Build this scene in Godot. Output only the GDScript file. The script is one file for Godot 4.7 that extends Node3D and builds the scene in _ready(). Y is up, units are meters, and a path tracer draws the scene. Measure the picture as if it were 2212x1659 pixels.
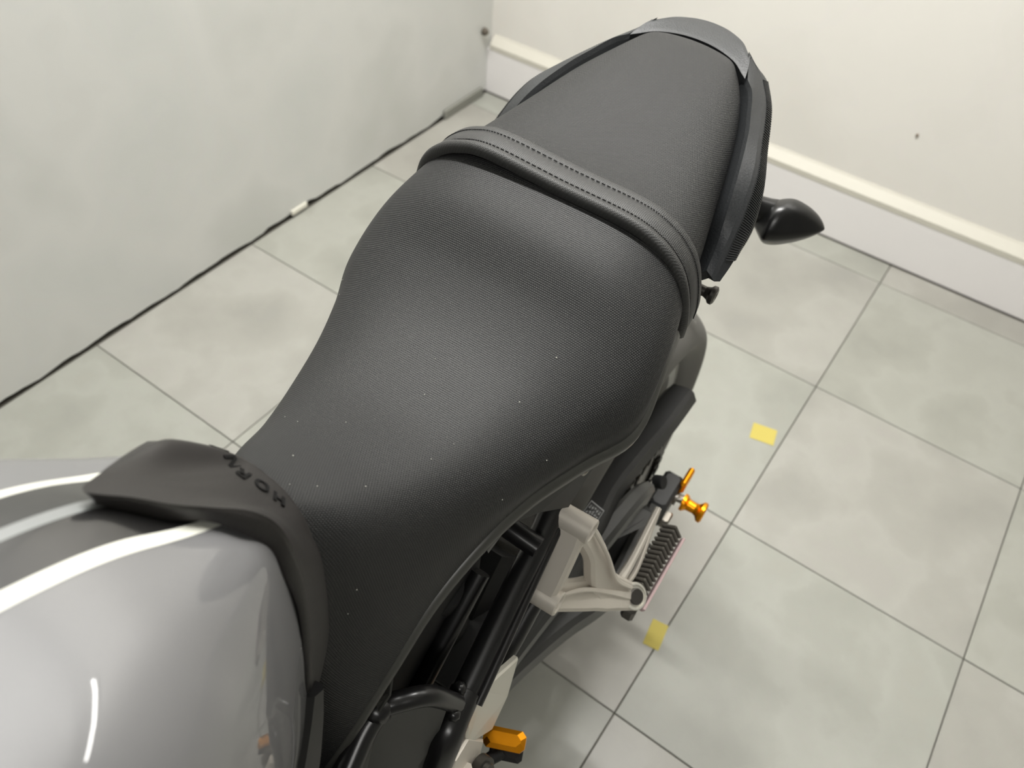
extends Node3D
# A motorcycle in the corner of a tiled room, seen from above its tank towards the tail.
# Inside the motorcycle: x = rider's left, y = up, z = forward, origin on the floor under the rear axle.

var M := {}
var rng := RandomNumberGenerator.new()
const EMPTY: Array = []


func _ready() -> void:
	rng.seed = 71
	# ---- camera
	var cam := Camera3D.new()
	cam.name = "camera"
	add_child(cam)
	cam.transform = Transform3D(Basis(Vector3(0.8134, 0.0591, -0.5788), Vector3(-0.4690, 0.6556, -0.5921), Vector3(0.3445, 0.7531, 0.5610)).orthonormalized(), Vector3(0.058, 1.187, 1.660))
	cam.fov = 50.977
	cam.near = 0.02
	cam.far = 60.0
	var at := CameraAttributesPhysical.new()
	at.frustum_focal_length = 25.17
	at.frustum_focus_distance = 0.57
	at.frustum_near = 0.02
	at.frustum_far = 60.0
	at.exposure_aperture = 7.0
	cam.attributes = at
	cam.current = true
	# ---- environment: a closed room, no sky comes in
	var env := Environment.new()
	env.background_mode = Environment.BG_COLOR
	env.background_color = Color(0.75, 0.8, 0.85)
	env.tonemap_mode = Environment.TONE_MAPPER_LINEAR
	env.tonemap_exposure = 0.82
	env.sdfgi_enabled = true
	env.ssao_enabled = true
	env.ssil_enabled = true
	var we := WorldEnvironment.new()
	we.name = "environment"
	we.environment = env
	add_child(we)
	# ---- lamps
	lamps()
	materials()
	room()
	motorcycle()
	small_things()


func lamps() -> void:
	tube_lamp(Vector3(-0.55, 2.30, 0.74), 1.2, Vector3(0, 90, 0), Vector3.ZERO, 6.6, "white tube lamp on the ceiling above the motorcycle tail")
	tube_lamp(Vector3(0.7, 2.30, 2.7), 1.2, Vector3(0, 90, 0), Vector3.ZERO, 1.9, "white tube lamp on the ceiling behind the motorcycle tank")
	tube_lamp(Vector3(0.35, 2.06, -0.035), 1.2, Vector3(0, 90, 0), Vector3(90, 0, 0), 0.8, "white tube lamp fixed high on the far wall")


func tube_lamp(at: Vector3, length: float, turn: Vector3, tip: Vector3, power: float, label: String) -> void:
	# built hanging from a ceiling, along z; tipped over to stand on a wall
	var o := Node3D.new()
	o.name = "tube_lamp"
	add_child(o, true)
	o.position = at
	o.basis = Basis.from_euler(turn * PI / 180.0)
	if tip != Vector3.ZERO:
		o.basis = Basis(Vector3(0, -1, 0), Vector3(0, 0, -1), Vector3(1, 0, 0))
	o.set_meta("label", label)
	o.set_meta("category", "lamp")
	o.set_meta("group", "white tube lamps of the room")
	var st := begin()
	add_box(st, Vector3(0, 0.05, 0), Vector3(0.07, 0.05, length + 0.06), 0.006)
	put(st, "housing", mat("housing", Color(0.85, 0.85, 0.84), 0.5), o)
	var tb := begin()
	add_tube(tb, [Vector3(0, 0, -length / 2), Vector3(0, 0, length / 2)], [0.014], 16, 1)
	var em := StandardMaterial3D.new()
	em.albedo_color = Color(1, 1, 1)
	em.emission_enabled = true
	em.emission = Color(1.0, 0.985, 0.95)
	em.emission_energy_multiplier = 14.0
	put(tb, "tube", em, o)
	var l := AreaLight3D.new()
	l.name = "tube_light"
	l.area_size = Vector2(0.05, length)
	l.light_color = Color(1.0, 0.995, 0.982)
	l.light_energy = power
	l.area_range = 12.0
	l.shadow_enabled = true
	o.add_child(l)
	l.position = Vector3(0, -0.02, 0)
	l.rotation_degrees.x = -90.0


# ------------------------------------------------------------------ mesh helpers
func begin() -> SurfaceTool:
	var st := SurfaceTool.new()
	st.begin(Mesh.PRIMITIVE_TRIANGLES)
	return st


func put(st: SurfaceTool, called: String, m: Material, parent: Node3D, tangents := false) -> MeshInstance3D:
	st.generate_normals()
	if tangents:
		st.generate_tangents()
	st.index()
	var mi := MeshInstance3D.new()
	mi.name = called
	mi.mesh = st.commit()
	mi.material_override = null
	mi.mesh.surface_set_material(0, m)
	parent.add_child(mi, true)
	return mi


func tri(st: SurfaceTool, a: Vector3, b: Vector3, c: Vector3) -> void:
	st.add_vertex(a)
	st.add_vertex(b)
	st.add_vertex(c)


func quad(st: SurfaceTool, a: Vector3, b: Vector3, c: Vector3, d: Vector3) -> void:
	tri(st, a, b, c)
	tri(st, a, c, d)


func cr(p0, p1, p2, p3, t: float):
	return 0.5 * ((2.0 * p1) + (p2 - p0) * t + (2.0 * p0 - 5.0 * p1 + 4.0 * p2 - p3) * t * t + (3.0 * p1 - p0 - 3.0 * p2 + p3) * t * t * t)


func curve(pts: Array, n: int) -> Array:
	# n points spread over the Catmull-Rom curve through pts (by index)
	var out := []
	var last := pts.size() - 1
	for i in n:
		var x: float = float(i) / (n - 1) * last
		var k: int = mini(int(x), last - 1)
		var t: float = x - k
		var p0 = pts[k - 1] if k > 0 else 2.0 * pts[0] - pts[1]
		var p3 = pts[k + 2] if k + 2 <= last else 2.0 * pts[last] - pts[last - 1]
		out.append(cr(p0, pts[k], pts[k + 1], p3, t))
	return out


func line_pts(pts: Array, n: int) -> Array:
	var out := []
	var last := pts.size() - 1
	for i in n:
		var x: float = float(i) / (n - 1) * last
		var k: int = mini(int(x), last - 1)
		out.append(pts[k].lerp(pts[k + 1], x - k))
	return out


func patch(rows: Array, nu: int, nv: int) -> Array:
	# rows of control points -> nv rows of nu points, smooth both ways
	var fine := []
	for r in rows:
		fine.append(curve(r, nu))
	var out := []
	for i in nv:
		out.append([])
	for j in nu:
		var col := []
		for r in fine:
			col.append(r[j])
		var c := curve(col, nv)
		for i in nv:
			out[i].append(c[i])
	return out


func add_grid(st: SurfaceTool, g: Array, group: int, metres := false, centre := -1) -> void:
	var nv := g.size()
	var nu: int = g[0].size()
	var uv := []
	if metres:
		var c: int = centre if centre >= 0 else nu / 2
		for i in nv:
			var row := []
			row.resize(nu)
			for j in nu:
				row[j] = Vector2(0, 0.0 if i == 0 else uv[i - 1][j].y + g[i][j].distance_to(g[i - 1][j]))
			for j in range(c + 1, nu):
				row[j].x = row[j - 1].x + g[i][j].distance_to(g[i][j - 1])
			for j in range(c - 1, -1, -1):
				row[j].x = row[j + 1].x - g[i][j].distance_to(g[i][j + 1])
			uv.append(row)
	st.set_smooth_group(group)
	for i in nv - 1:
		for j in nu - 1:
			for k in [[0, 0], [0, 1], [1, 1], [0, 0], [1, 1], [1, 0]]:
				if metres:
					st.set_uv(uv[i + k[0]][j + k[1]])
				st.add_vertex(g[i + k[0]][j + k[1]])


func add_loops(st: SurfaceTool, rows: Array, n: int, sharp: bool, caps := true, straight := false) -> void:
	# closed loops of points, one per row, joined lengthwise; sharp keeps the lengthwise edges crisp
	var m: int = rows[0].size()
	var cols := []
	for j in m:
		var col := []
		for r in rows:
			col.append(r[j])
		cols.append(line_pts(col, n) if straight else curve(col, n))
	if sharp:
		for j in m:
			var g := []
			for i in n:
				g.append([cols[j][i], cols[(j + 1) % m][i]])
			add_grid(st, g, j + 1)
	else:
		var g := []
		for i in n:
			var r := []
			for j in m + 1:
				r.append(cols[j % m][i])
			g.append(r)
		add_grid(st, g, 1)
	if caps:
		st.set_smooth_group(-1)
		for e in [0, n - 1]:
			var mid := Vector3.ZERO
			for j in m:
				mid += cols[j][e]
			mid /= m
			for j in m:
				var a: Vector3 = cols[j][e]
				var b: Vector3 = cols[(j + 1) % m][e]
				if e == 0:
					tri(st, mid, b, a)
				else:
					tri(st, mid, a, b)


func add_tube(st: SurfaceTool, path: Array, radii: Array, segs := 12, per := 8, flat := Vector2(1, 1), up := Vector3.ZERO) -> void:
	var n: int = (path.size() - 1) * per + 1
	var p := curve(path, n) if path.size() > 2 else line_pts(path, n)
	var rr := []
	if radii.size() == 1:
		for i in n:
			rr.append(radii[0])
	else:
		rr = line_floats(radii, n)
	var rows := []
	var side := up
	for i in n:
		var t: Vector3 = (p[mini(i + 1, n - 1)] - p[maxi(i - 1, 0)]).normalized()
		if side == Vector3.ZERO:
			side = Vector3.UP if absf(t.y) < 0.9 else Vector3.RIGHT
		side = (side - t * side.dot(t)).normalized()
		var b := t.cross(side)
		var loop := []
		for k in segs:
			var a := TAU * k / segs
			loop.append(p[i] + (side * cos(a) * flat.x + b * sin(a) * flat.y) * rr[i])
		rows.append(loop)
	add_loops(st, rows, n, false, true, true)


func line_floats(v: Array, n: int) -> Array:
	var out := []
	for i in n:
		var x: float = float(i) / (n - 1) * (v.size() - 1)
		var k: int = mini(int(x), v.size() - 2)
		out.append(lerpf(v[k], v[k + 1], x - k))
	return out


func add_beam(st: SurfaceTool, path: Array, sizes: Array, up: Vector3, bevel := 0.003, per := 6, smooth_path := true) -> void:
	# a bar of rectangular section (size.x across, size.y along up) with chamfered edges
	var n: int = (path.size() - 1) * per + 1
	var p := curve(path, n) if smooth_path and path.size() > 2 else line_pts(path, n)
	var sz := []
	for i in n:
		var x: float = float(i) / (n - 1) * (sizes.size() - 1)
		var k: int = mini(int(x), maxi(sizes.size() - 2, 0))
		sz.append(sizes[k].lerp(sizes[mini(k + 1, sizes.size() - 1)], x - k))
	var rows := []
	for i in n:
		var t: Vector3 = (p[mini(i + 1, n - 1)] - p[maxi(i - 1, 0)]).normalized()
		var u := (up - t * up.dot(t)).normalized()
		var b := t.cross(u)
		rows.append(rect_loop(p[i], b, u, sz[i], bevel))
	add_loops(st, rows, n, true, true, true)


func rect_loop(c: Vector3, b: Vector3, u: Vector3, size: Vector2, bevel: float) -> Array:
	var x := size.x / 2
	var y := size.y / 2
	var e := minf(bevel, minf(x, y) * 0.9)
	var out := []
	for q in [[x, y - e], [x - e, y], [-x + e, y], [-x, y - e], [-x, -y + e], [-x + e, -y], [x - e, -y], [x, -y + e]]:
		out.append(c + b * q[0] + u * q[1])
	return out


func add_box(st: SurfaceTool, c: Vector3, size: Vector3, bevel: float, basis := Basis()) -> void:
	var h := size / 2
	var e := minf(bevel, minf(h.x, minf(h.y, h.z)) * 0.9)
	var rows := []
	for q in [[-h.y, e], [-h.y + e, 0.0], [h.y - e, 0.0], [h.y, e]]:
		var loop := []
		var s2 := Vector2(size.x - 2 * q[1], size.z - 2 * q[1])
		for p in rect_loop(Vector3.ZERO, Vector3.RIGHT, Vector3.BACK, s2, e):
			loop.append(c + basis * (p + Vector3(0, q[0], 0)))
		rows.append(loop)
	for i in 3:
		for j in 8:
			st.set_smooth_group(-1)
			quad(st, rows[i][j], rows[i][(j + 1) % 8], rows[i + 1][(j + 1) % 8], rows[i + 1][j])
	for j in 8:
		st.set_smooth_group(-1)
		tri(st, c + basis * Vector3(0, -h.y, 0), rows[0][(j + 1) % 8], rows[0][j])
		tri(st, c + basis * Vector3(0, h.y, 0), rows[3][j], rows[3][(j + 1) % 8])


func add_lathe(st: SurfaceTool, prof: Array, c: Vector3, axis: Vector3, segs := 32, soft := true, arc0 := 0.0, arc1 := TAU) -> void:
	# prof: Vector2(radius, along axis)
	var a := axis.normalized()
	var u := a.cross(Vector3.UP if absf(a.y) < 0.9 else Vector3.RIGHT).normalized()
	var w := a.cross(u)
	for k in prof.size() - 1:
		var g := []
		for i in segs + 1:
			var t := arc0 + (arc1 - arc0) * i / segs
			var d := u * cos(t) + w * sin(t)
			g.append([c + d * prof[k].x + a * prof[k].y, c + d * prof[k + 1].x + a * prof[k + 1].y])
		add_grid(st, g, 1 if soft else k + 1)


func add_plate(st: SurfaceTool, outline: Array, normal: Vector3, thick: float, bevel := 0.001) -> void:
	# a flat piece of real thickness: outline is one face, the other lies thick along -normal
	var n := normal.normalized()
	var mid := Vector3.ZERO
	for p in outline:
		mid += p
	mid /= outline.size()
	var m := outline.size()
	var inset := []
	for i in m:
		var e0: Vector3 = (outline[i] - outline[(i + m - 1) % m]).normalized()
		var e1: Vector3 = (outline[(i + 1) % m] - outline[i]).normalized()
		var d := (e1 - e0)
		d -= n * d.dot(n)
		var inward := n.cross(e0) + n.cross(e1)
		if inward.length() < 0.01:
			inward = d
		inward = inward.normalized()
		if inward.dot(mid - outline[i]) < 0 and d.length() < 0.05:
			inward = -inward
		inset.append(outline[i] + inward * bevel)
	var flat := PackedVector2Array()
	var bx: Vector3 = (outline[1] - outline[0]).normalized()
	var by := n.cross(bx)
	for p in outline:
		flat.append(Vector2((p - mid).dot(bx), (p - mid).dot(by)))
	var ids := Geometry2D.triangulate_polygon(flat)
	st.set_smooth_group(-1)
	for i in range(0, ids.size(), 3):
		tri(st, inset[ids[i]], inset[ids[i + 1]], inset[ids[i + 2]])
		tri(st, outline[ids[i]] - n * thick, outline[ids[i + 2]] - n * thick, outline[ids[i + 1]] - n * thick)
	for i in m:
		var j := (i + 1) % m
		quad(st, inset[i], inset[j], outline[j] - n * bevel, outline[i] - n * bevel)
		quad(st, outline[i] - n * bevel, outline[j] - n * bevel, outline[j] - n * thick, outline[i] - n * thick)


func P(l: float, h: float, s: float) -> Vector3:
	return Vector3(l, h, s)


# ------------------------------------------------------------------ materials
func mat(key: String, c: Color, rough: float, metal := 0.0, spec := 0.5) -> StandardMaterial3D:
	if M.has(key):
		return M[key]
	var m := StandardMaterial3D.new()
	m.resource_name = key
	m.albedo_color = c
	m.roughness = rough
	m.metallic = metal
	m.metallic_specular = spec
	M[key] = m
	return m


func noise_tex(sd: int, size: int, freq: float, cols: Array, stops: Array, warp := 0.0, oct := 5) -> NoiseTexture2D:
	var f := FastNoiseLite.new()
	f.seed = sd
	f.frequency = freq
	f.fractal_octaves = oct
	if warp > 0.0:
		f.domain_warp_enabled = true
		f.domain_warp_amplitude = warp
		f.domain_warp_frequency = freq * 0.7
	var t := NoiseTexture2D.new()
	t.width = size
	t.height = size
	t.seamless = true
	t.noise = f
	var g := Gradient.new()
	g.offsets = PackedFloat32Array(stops)
	g.colors = PackedColorArray(cols)
	t.color_ramp = g
	return t


func materials() -> void:
	# seat vinyl: a fine square grid of pits
	var im := Image.create(64, 64, false, Image.FORMAT_RGBA8)
	for y in 64:
		for x in 64:
			var cx: float = fmod(x + (8.0 if int(y / 16.0) % 2 == 1 else 0.0), 16.0) - 7.5
			var cy: float = fmod(float(y), 16.0) - 7.5
			var d: float = sqrt(cx * cx * 0.8 + cy * cy * 1.25)
			var v: float = smoothstep(2.2, 7.0, d)
			im.set_pixel(x, y, Color(v, v, v))
	im.bump_map_to_normal_map(5.0)
	var vin := mat("seat_vinyl", Color(0.145, 0.146, 0.146), 0.5, 0.0, 0.42)
	vin.normal_enabled = true
	vin.normal_texture = ImageTexture.create_from_image(im)
	vin.normal_scale = 0.75
	vin.uv1_scale = Vector3(1.0 / 0.0062, 1.0 / 0.0062, 1)
	var strap := mat("strap_vinyl", Color(0.175, 0.175, 0.172), 0.52, 0.0, 0.5)
	strap.normal_enabled = true
	strap.normal_texture = vin.normal_texture
	strap.normal_scale = 0.45
	strap.uv1_scale = Vector3(1.0 / 0.0055, 1.0 / 0.0055, 1)
	mat("piping", Color(0.15, 0.15, 0.148), 0.5)
	mat("thread", Color(0.045, 0.045, 0.045), 0.9)
	mat("seat_trim", Color(0.25, 0.25, 0.235), 0.36)
	# moulded black plastic with a grain
	var grain := noise_tex(5, 256, 0.09, [Color(0, 0, 0), Color(1, 1, 1)], [0.3, 0.7], 0.0, 2)
	grain.as_normal_map = true
	grain.bump_strength = 2.0
	var cowl := mat("cowl_plastic", Color(0.14, 0.147, 0.154), 0.5)
	cowl.normal_enabled = true
	cowl.normal_texture = grain
	cowl.normal_scale = 0.25
	cowl.uv1_triplanar = true
	cowl.uv1_scale = Vector3(22, 22, 22)
	var pad := mat("pad_plastic", Color(0.135, 0.126, 0.12), 0.5)
	pad.normal_enabled = true
	pad.normal_texture = grain
	pad.normal_scale = 0.2
	pad.uv1_triplanar = true
	pad.uv1_scale = Vector3(26, 26, 26)
	mat("pad_letter", Color(0.045, 0.042, 0.04), 0.22)
	mat("matt_black", Color(0.075, 0.075, 0.077), 0.55)
	mat("guard_black", Color(0.125, 0.125, 0.125), 0.5)
	mat("deep_black", Color(0.035, 0.035, 0.035), 0.7)
	mat("gloss_black", Color(0.035, 0.035, 0.037), 0.3)
	mat("frame_paint", Color(0.085, 0.083, 0.085), 0.28)
	mat("arm_paint", Color(0.24, 0.24, 0.235), 0.42)
	mat("gusset_paint", Color(0.25, 0.25, 0.24), 0.5)
	var tank := mat("tank_paint", Color(0.43, 0.43, 0.435), 0.55, 0.2)
	tank.clearcoat_enabled = true
	tank.clearcoat = 1.0
	tank.clearcoat_roughness = 0.02
	for q in [["stripe_white", Color(0.86, 0.86, 0.82)], ["stripe_grey", Color(0.48, 0.49, 0.49)], ["stripe_black", Color(0.045, 0.042, 0.042)]]:
		var s := mat(q[0], q[1], 0.4)
		s.clearcoat_enabled = true
		s.clearcoat = 1.0
		s.clearcoat_roughness = 0.02
	mat("cast_alloy", Color(0.80, 0.775, 0.735), 0.5, 0.35)
	mat("bright_alloy", Color(0.84, 0.83, 0.79), 0.45, 0.55)
	mat("steel", Color(0.6, 0.58, 0.55), 0.3, 1.0)
	mat("dark_steel", Color(0.34, 0.33, 0.315), 0.4, 0.8)
	mat("gold", Color(0.93, 0.6, 0.08), 0.3, 0.85)
	mat("rubber", Color(0.33, 0.315, 0.29), 0.7)
	mat("reflector", Color(0.80, 0.70, 0.70), 0.4)
	mat("tyre_rubber", Color(0.33, 0.325, 0.31), 0.6)
	mat("rim_paint", Color(0.42, 0.42, 0.405), 0.3)
	mat("chain_steel", Color(0.14, 0.13, 0.11), 0.4, 0.8)
	# room
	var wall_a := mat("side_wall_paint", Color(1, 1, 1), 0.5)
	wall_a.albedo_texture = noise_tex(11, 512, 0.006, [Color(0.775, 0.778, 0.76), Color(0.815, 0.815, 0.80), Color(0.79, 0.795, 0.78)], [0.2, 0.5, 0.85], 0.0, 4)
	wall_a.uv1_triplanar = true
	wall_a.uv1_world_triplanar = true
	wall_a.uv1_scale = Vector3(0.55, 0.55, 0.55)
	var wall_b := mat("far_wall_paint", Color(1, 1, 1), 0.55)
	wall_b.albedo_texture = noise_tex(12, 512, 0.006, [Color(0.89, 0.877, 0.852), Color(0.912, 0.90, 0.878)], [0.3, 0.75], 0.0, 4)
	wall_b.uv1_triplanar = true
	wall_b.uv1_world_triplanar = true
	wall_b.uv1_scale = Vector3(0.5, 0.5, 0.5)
	mat("plinth_paint", Color(0.93, 0.918, 0.915), 0.5)
	mat("ledge_paint", Color(0.80, 0.785, 0.74), 0.5)
	mat("ceiling_paint", Color(0.88, 0.88, 0.87), 0.8)
	mat("grout", Color(0.36, 0.35, 0.32), 0.9)
	mat("dirt", Color(0.2, 0.18, 0.155), 0.95)
	for k in 4:
		var t := mat("tile_%d" % k, Color(1, 1, 1), 0.34)
		var base := [Color(0.60, 0.60, 0.568), Color(0.61, 0.605, 0.578), Color(0.595, 0.597, 0.566), Color(0.608, 0.60, 0.572)][k] as Color
		t.albedo_texture = noise_tex(30 + k, 1024, 0.0045, [base.darkened(0.055), base.darkened(0.015), base, base.lightened(0.05), base.lightened(0.015)], [0.12, 0.36, 0.5, 0.63, 0.85], 38.0, 6)
		t.uv1_triplanar = true
		t.uv1_world_triplanar = true
		t.uv1_scale = Vector3(0.8, 0.8, 0.8)
		t.uv1_offset = Vector3(0.31 * k, 0.0, 0.17 * k)
	mat("tape", Color(0.74, 0.68, 0.34), 0.7)


# ------------------------------------------------------------------ room
func structure(st: SurfaceTool, called: String, m: Material) -> MeshInstance3D:
	var o := put(st, called, m, self)
	o.set_meta("kind", "structure")
	return o


func room() -> void:
	var x0 := -1.187
	var x1 := 3.0
	var z0 := -0.08
	var z1 := 4.2
	var top := 2.38
	# floor: grout bed and one mesh per tile
	var st := begin()
	add_box(st, Vector3((x0 + x1) / 2, -0.056, (z0 + z1) / 2), Vector3(x1 - x0 + 0.3, 0.1, z1 - z0 + 0.3), 0.001)
	var fl := structure(st, "floor", M.grout)
	fl.set_meta("label", "pale grey stone-look floor tiles with thin dark joints")
	var T := 0.4
	var gap := 0.0009
	for i in range(-3, 8):
		for j in range(-1, 11):
			var a0 := maxf(i * T + gap, x0 + 0.004)
			var a1 := minf((i + 1) * T - gap, x1)
			var b0 := maxf(j * T + gap, z0 + 0.002)
			var b1 := minf((j + 1) * T - gap, z1)
			if a1 - a0 < 0.02 or b1 - b0 < 0.02:
				continue
			var ts := begin()
			var lift := rng.randf_range(-0.0004, 0.0)
			add_box(ts, Vector3((a0 + a1) / 2, -0.003 + lift, (b0 + b1) / 2), Vector3(a1 - a0, 0.006, b1 - b0), 0.0007)
			put(ts, "tile", M["tile_%d" % [(i * 7 + j * 5 + 100) % 4]], fl)
	# side wall: stops a little above the floor along a ragged, dirty edge
	st = begin()
	var g := []
	var n := 260
	for k in n + 1:
		var z := lerpf(z0 - 0.1, z1, float(k) / n)
		var low := 0.0075 + 0.002 * sin(z * 23.0) + 0.0015 * sin(z * 61.0) + rng.randf_range(-0.0012, 0.0012)
		if z > 0.60 and z < 0.75:
			low += 0.004
		g.append([Vector3(x0 - 0.12, low, z), Vector3(x0, low, z), Vector3(x0, top, z), Vector3(x0 - 0.12, top, z)])
	for c in 3:
		var q := []
		for r in g:
			q.append([r[c], r[c + 1]])
		add_grid(st, q, c + 1)
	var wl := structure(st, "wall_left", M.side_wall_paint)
	wl.set_meta("label", "pale grey painted side wall with a dirty gap along its foot")
	st = begin()
	add_box(st, Vector3(x0 - 0.045, 0.014, (z0 + z1) / 2), Vector3(0.06, 0.05, z1 - z0), 0.001)
	structure(st, "trim_1", M.dirt).set_meta("label", "dark dirty gap between side wall and floor")
	# far wall with a plinth and a sloping ledge
	st = begin()
	add_box(st, Vector3((x0 + x1) / 2, top / 2, z0 - 0.085), Vector3(x1 - x0 + 0.2, top, 0.13), 0.001)
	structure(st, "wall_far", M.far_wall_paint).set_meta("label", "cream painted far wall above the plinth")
	st = begin()
	add_box(st, Vector3((x0 + x1) / 2, 0.064, z0 - 0.010), Vector3(x1 - x0, 0.126, 0.02), 0.001)
	structure(st, "baseboard_far", M.plinth_paint).set_meta("label", "white painted plinth along the foot of the far wall")
	st = begin()
	var rows := []
	for x in [x0 + 0.01, x1]:
		rows.append([Vector3(x, 0.127, z0 - 0.02), Vector3(x, 0.127, z0 + 0.001), Vector3(x, 0.140, z0 + 0.001), Vector3(x, 0.158, z0 - 0.016), Vector3(x, 0.163, z0 - 0.0195), Vector3(x, 0.163, z0 - 0.03)])
	add_loops(st, rows, 2, true, true, true)
	structure(st, "trim_2", M.ledge_paint).set_meta("label", "cream sloping ledge on top of the far wall plinth")
	st = begin()
	add_box(st, Vector3((x0 + x1) / 2, 0.0015, z0 + 0.001), Vector3(x1 - x0, 0.003, 0.004), 0.0005)
	structure(st, "trim_3", M.dirt).set_meta("label", "thin brown dirt line where plinth meets floor")
	# right and near walls, ceiling: behind the photographer
	st = begin()
	add_box(st, Vector3(x1 + 0.06, top / 2, (z0 + z1) / 2), Vector3(0.12, top, z1 - z0 + 0.3), 0.001)
	structure(st, "wall_right", mat("grey_wall_paint", Color(0.66, 0.66, 0.65), 0.6))
	st = begin()
	add_box(st, Vector3((x0 + x1) / 2, top / 2, z1 + 0.06), Vector3(x1 - x0 + 0.3, top, 0.12), 0.001)
	structure(st, "wall_near", M.grey_wall_paint)
	st = begin()
	add_box(st, Vector3((x0 + x1) / 2, top + 0.05, (z0 + z1) / 2), Vector3(x1 - x0 + 0.4, 0.1, z1 - z0 + 0.4), 0.001)
	structure(st, "ceiling", M.ceiling_paint)


func small_things() -> void:
	var d := begin()
	add_lathe(d, [Vector2(0, .016), Vector2(.006, .016), Vector2(.0085, .011), Vector2(.010, 0), Vector2(.010, -.02)], Vector3(-1.183, .181, -.060), Vector3(.8, .3, .5), 14)
	var o0 := put(d, "pipe_stub", mat("stub_paint", Color(0.36, 0.33, 0.29), 0.7), self)
	o0.set_meta("label", "small dark stub in the room corner at the end of the wall ledge")
	o0.set_meta("category", "pipe")
	d = begin()
	add_box(d, Vector3(-1.181, .0125, .03), Vector3(.010, .025, .17), .0015)
	o0 = put(d, "skirting_piece", mat("skirting_stone", Color(0.5, 0.5, 0.47), 0.6), self)
	o0.set_meta("label", "short grey skirting piece at the foot of the side wall by the corner")
	o0.set_meta("category", "skirting")
	d = begin()
	add_box(d, Vector3(-1.1835, .012, .652), Vector3(.006, .014, .05), .002)
	o0 = put(d, "plaster_chip", mat("plaster", Color(0.85, 0.84, 0.79), 0.8), self)
	o0.set_meta("label", "pale plaster chip at the foot of the side wall halfway along the dirty gap")
	o0.set_meta("category", "plaster")
	d = begin()
	add_lathe(d, [Vector2(0, .003), Vector2(.003, .003), Vector2(.0034, .0), Vector2(.002, -.004)], Vector3(-.078, .302, -.100), Vector3(0, 0, 1), 10)
	o0 = put(d, "wall_nail", mat("nail_steel", Color(0.55, 0.5, 0.45), 0.5, 0.5), self)
	o0.set_meta("label", "tiny nail head in the cream wall above the turn signal")
	o0.set_meta("category", "nail")
	# tape marks on the floor
	for q in [[Vector3(-0.036, 0, 0.581), 0.046, 0.040, 12.0, "yellow adhesive tape square on the floor nearer the far wall"], [Vector3(-0.009, 0, 1.058), 0.026, 0.046, 8.0, "yellow adhesive tape square across the tile joint beside the footrest"]]:
		var st := begin()
		add_box(st, Vector3(0, 0.0003, 0), Vector3(q[1], 0.0006, q[2]), 0.0002)
		var o := put(st, "floor_tape", M.tape, self)
		o.position = q[0]
		o.rotation_degrees.y = q[3]
		o.set_meta("label", q[4])
		o.set_meta("category", "tape")
		o.set_meta("group", "yellow tape marks on the floor tiles")


func motorcycle() -> void:
	var b := Node3D.new()
	b.name = "motorcycle"
	add_child(b)
	var fwd := Vector3(0.05, 0, 1).normalized()
	var up := Vector3(0.04, 1, 0)
	up = (up - fwd * up.dot(fwd)).normalized()
	b.transform = Transform3D(Basis(up.cross(fwd), up, fwd), Vector3(-0.218, 0.0, 1.035))
	b.set_meta("label", "black and grey naked motorcycle parked in the room corner, seen over its seat")
	b.set_meta("category", "motorcycle")
	seats(b)
	tail(b)
	tank(b)
	frame(b)
	rear_end(b)
	footrests(b)


# ------------------------------------------------------------------ seats
func seat_rows(tab: Array) -> Array:
	# each entry: [widening of the far half, crown, p1, p2, p3, p4]; mirrored to a full section from far bottom to near bottom
	var out := []
	for t in tab:
		var r := []
		for i in range(5, 1, -1):
			r.append(Vector3(-t[i].x * t[0], t[i].y, t[i].z))
		r.append(t[1])
		for i in range(2, 6):
			r.append(t[i])
		out.append(r)
	return out


func shell(st: SurfaceTool, g: Array) -> void:
	# seat or tank surface with its underside closed
	add_grid(st, g, 1, true)
	var under := []
	var n: int = g[0].size()
	for r in g:
		under.append([r[n - 1], r[0]])
	add_grid(st, under, 2, true)
	for e in [0, g.size() - 1]:
		var mid: Vector3 = (g[e][0] + g[e][n - 1]) / 2
		st.set_smooth_group(-1)
		for j in n - 1:
			st.set_uv(Vector2.ZERO)
			if e == 0:
				tri(st, mid, g[e][j], g[e][j + 1])
			else:
				tri(st, mid, g[e][j + 1], g[e][j])


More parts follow.
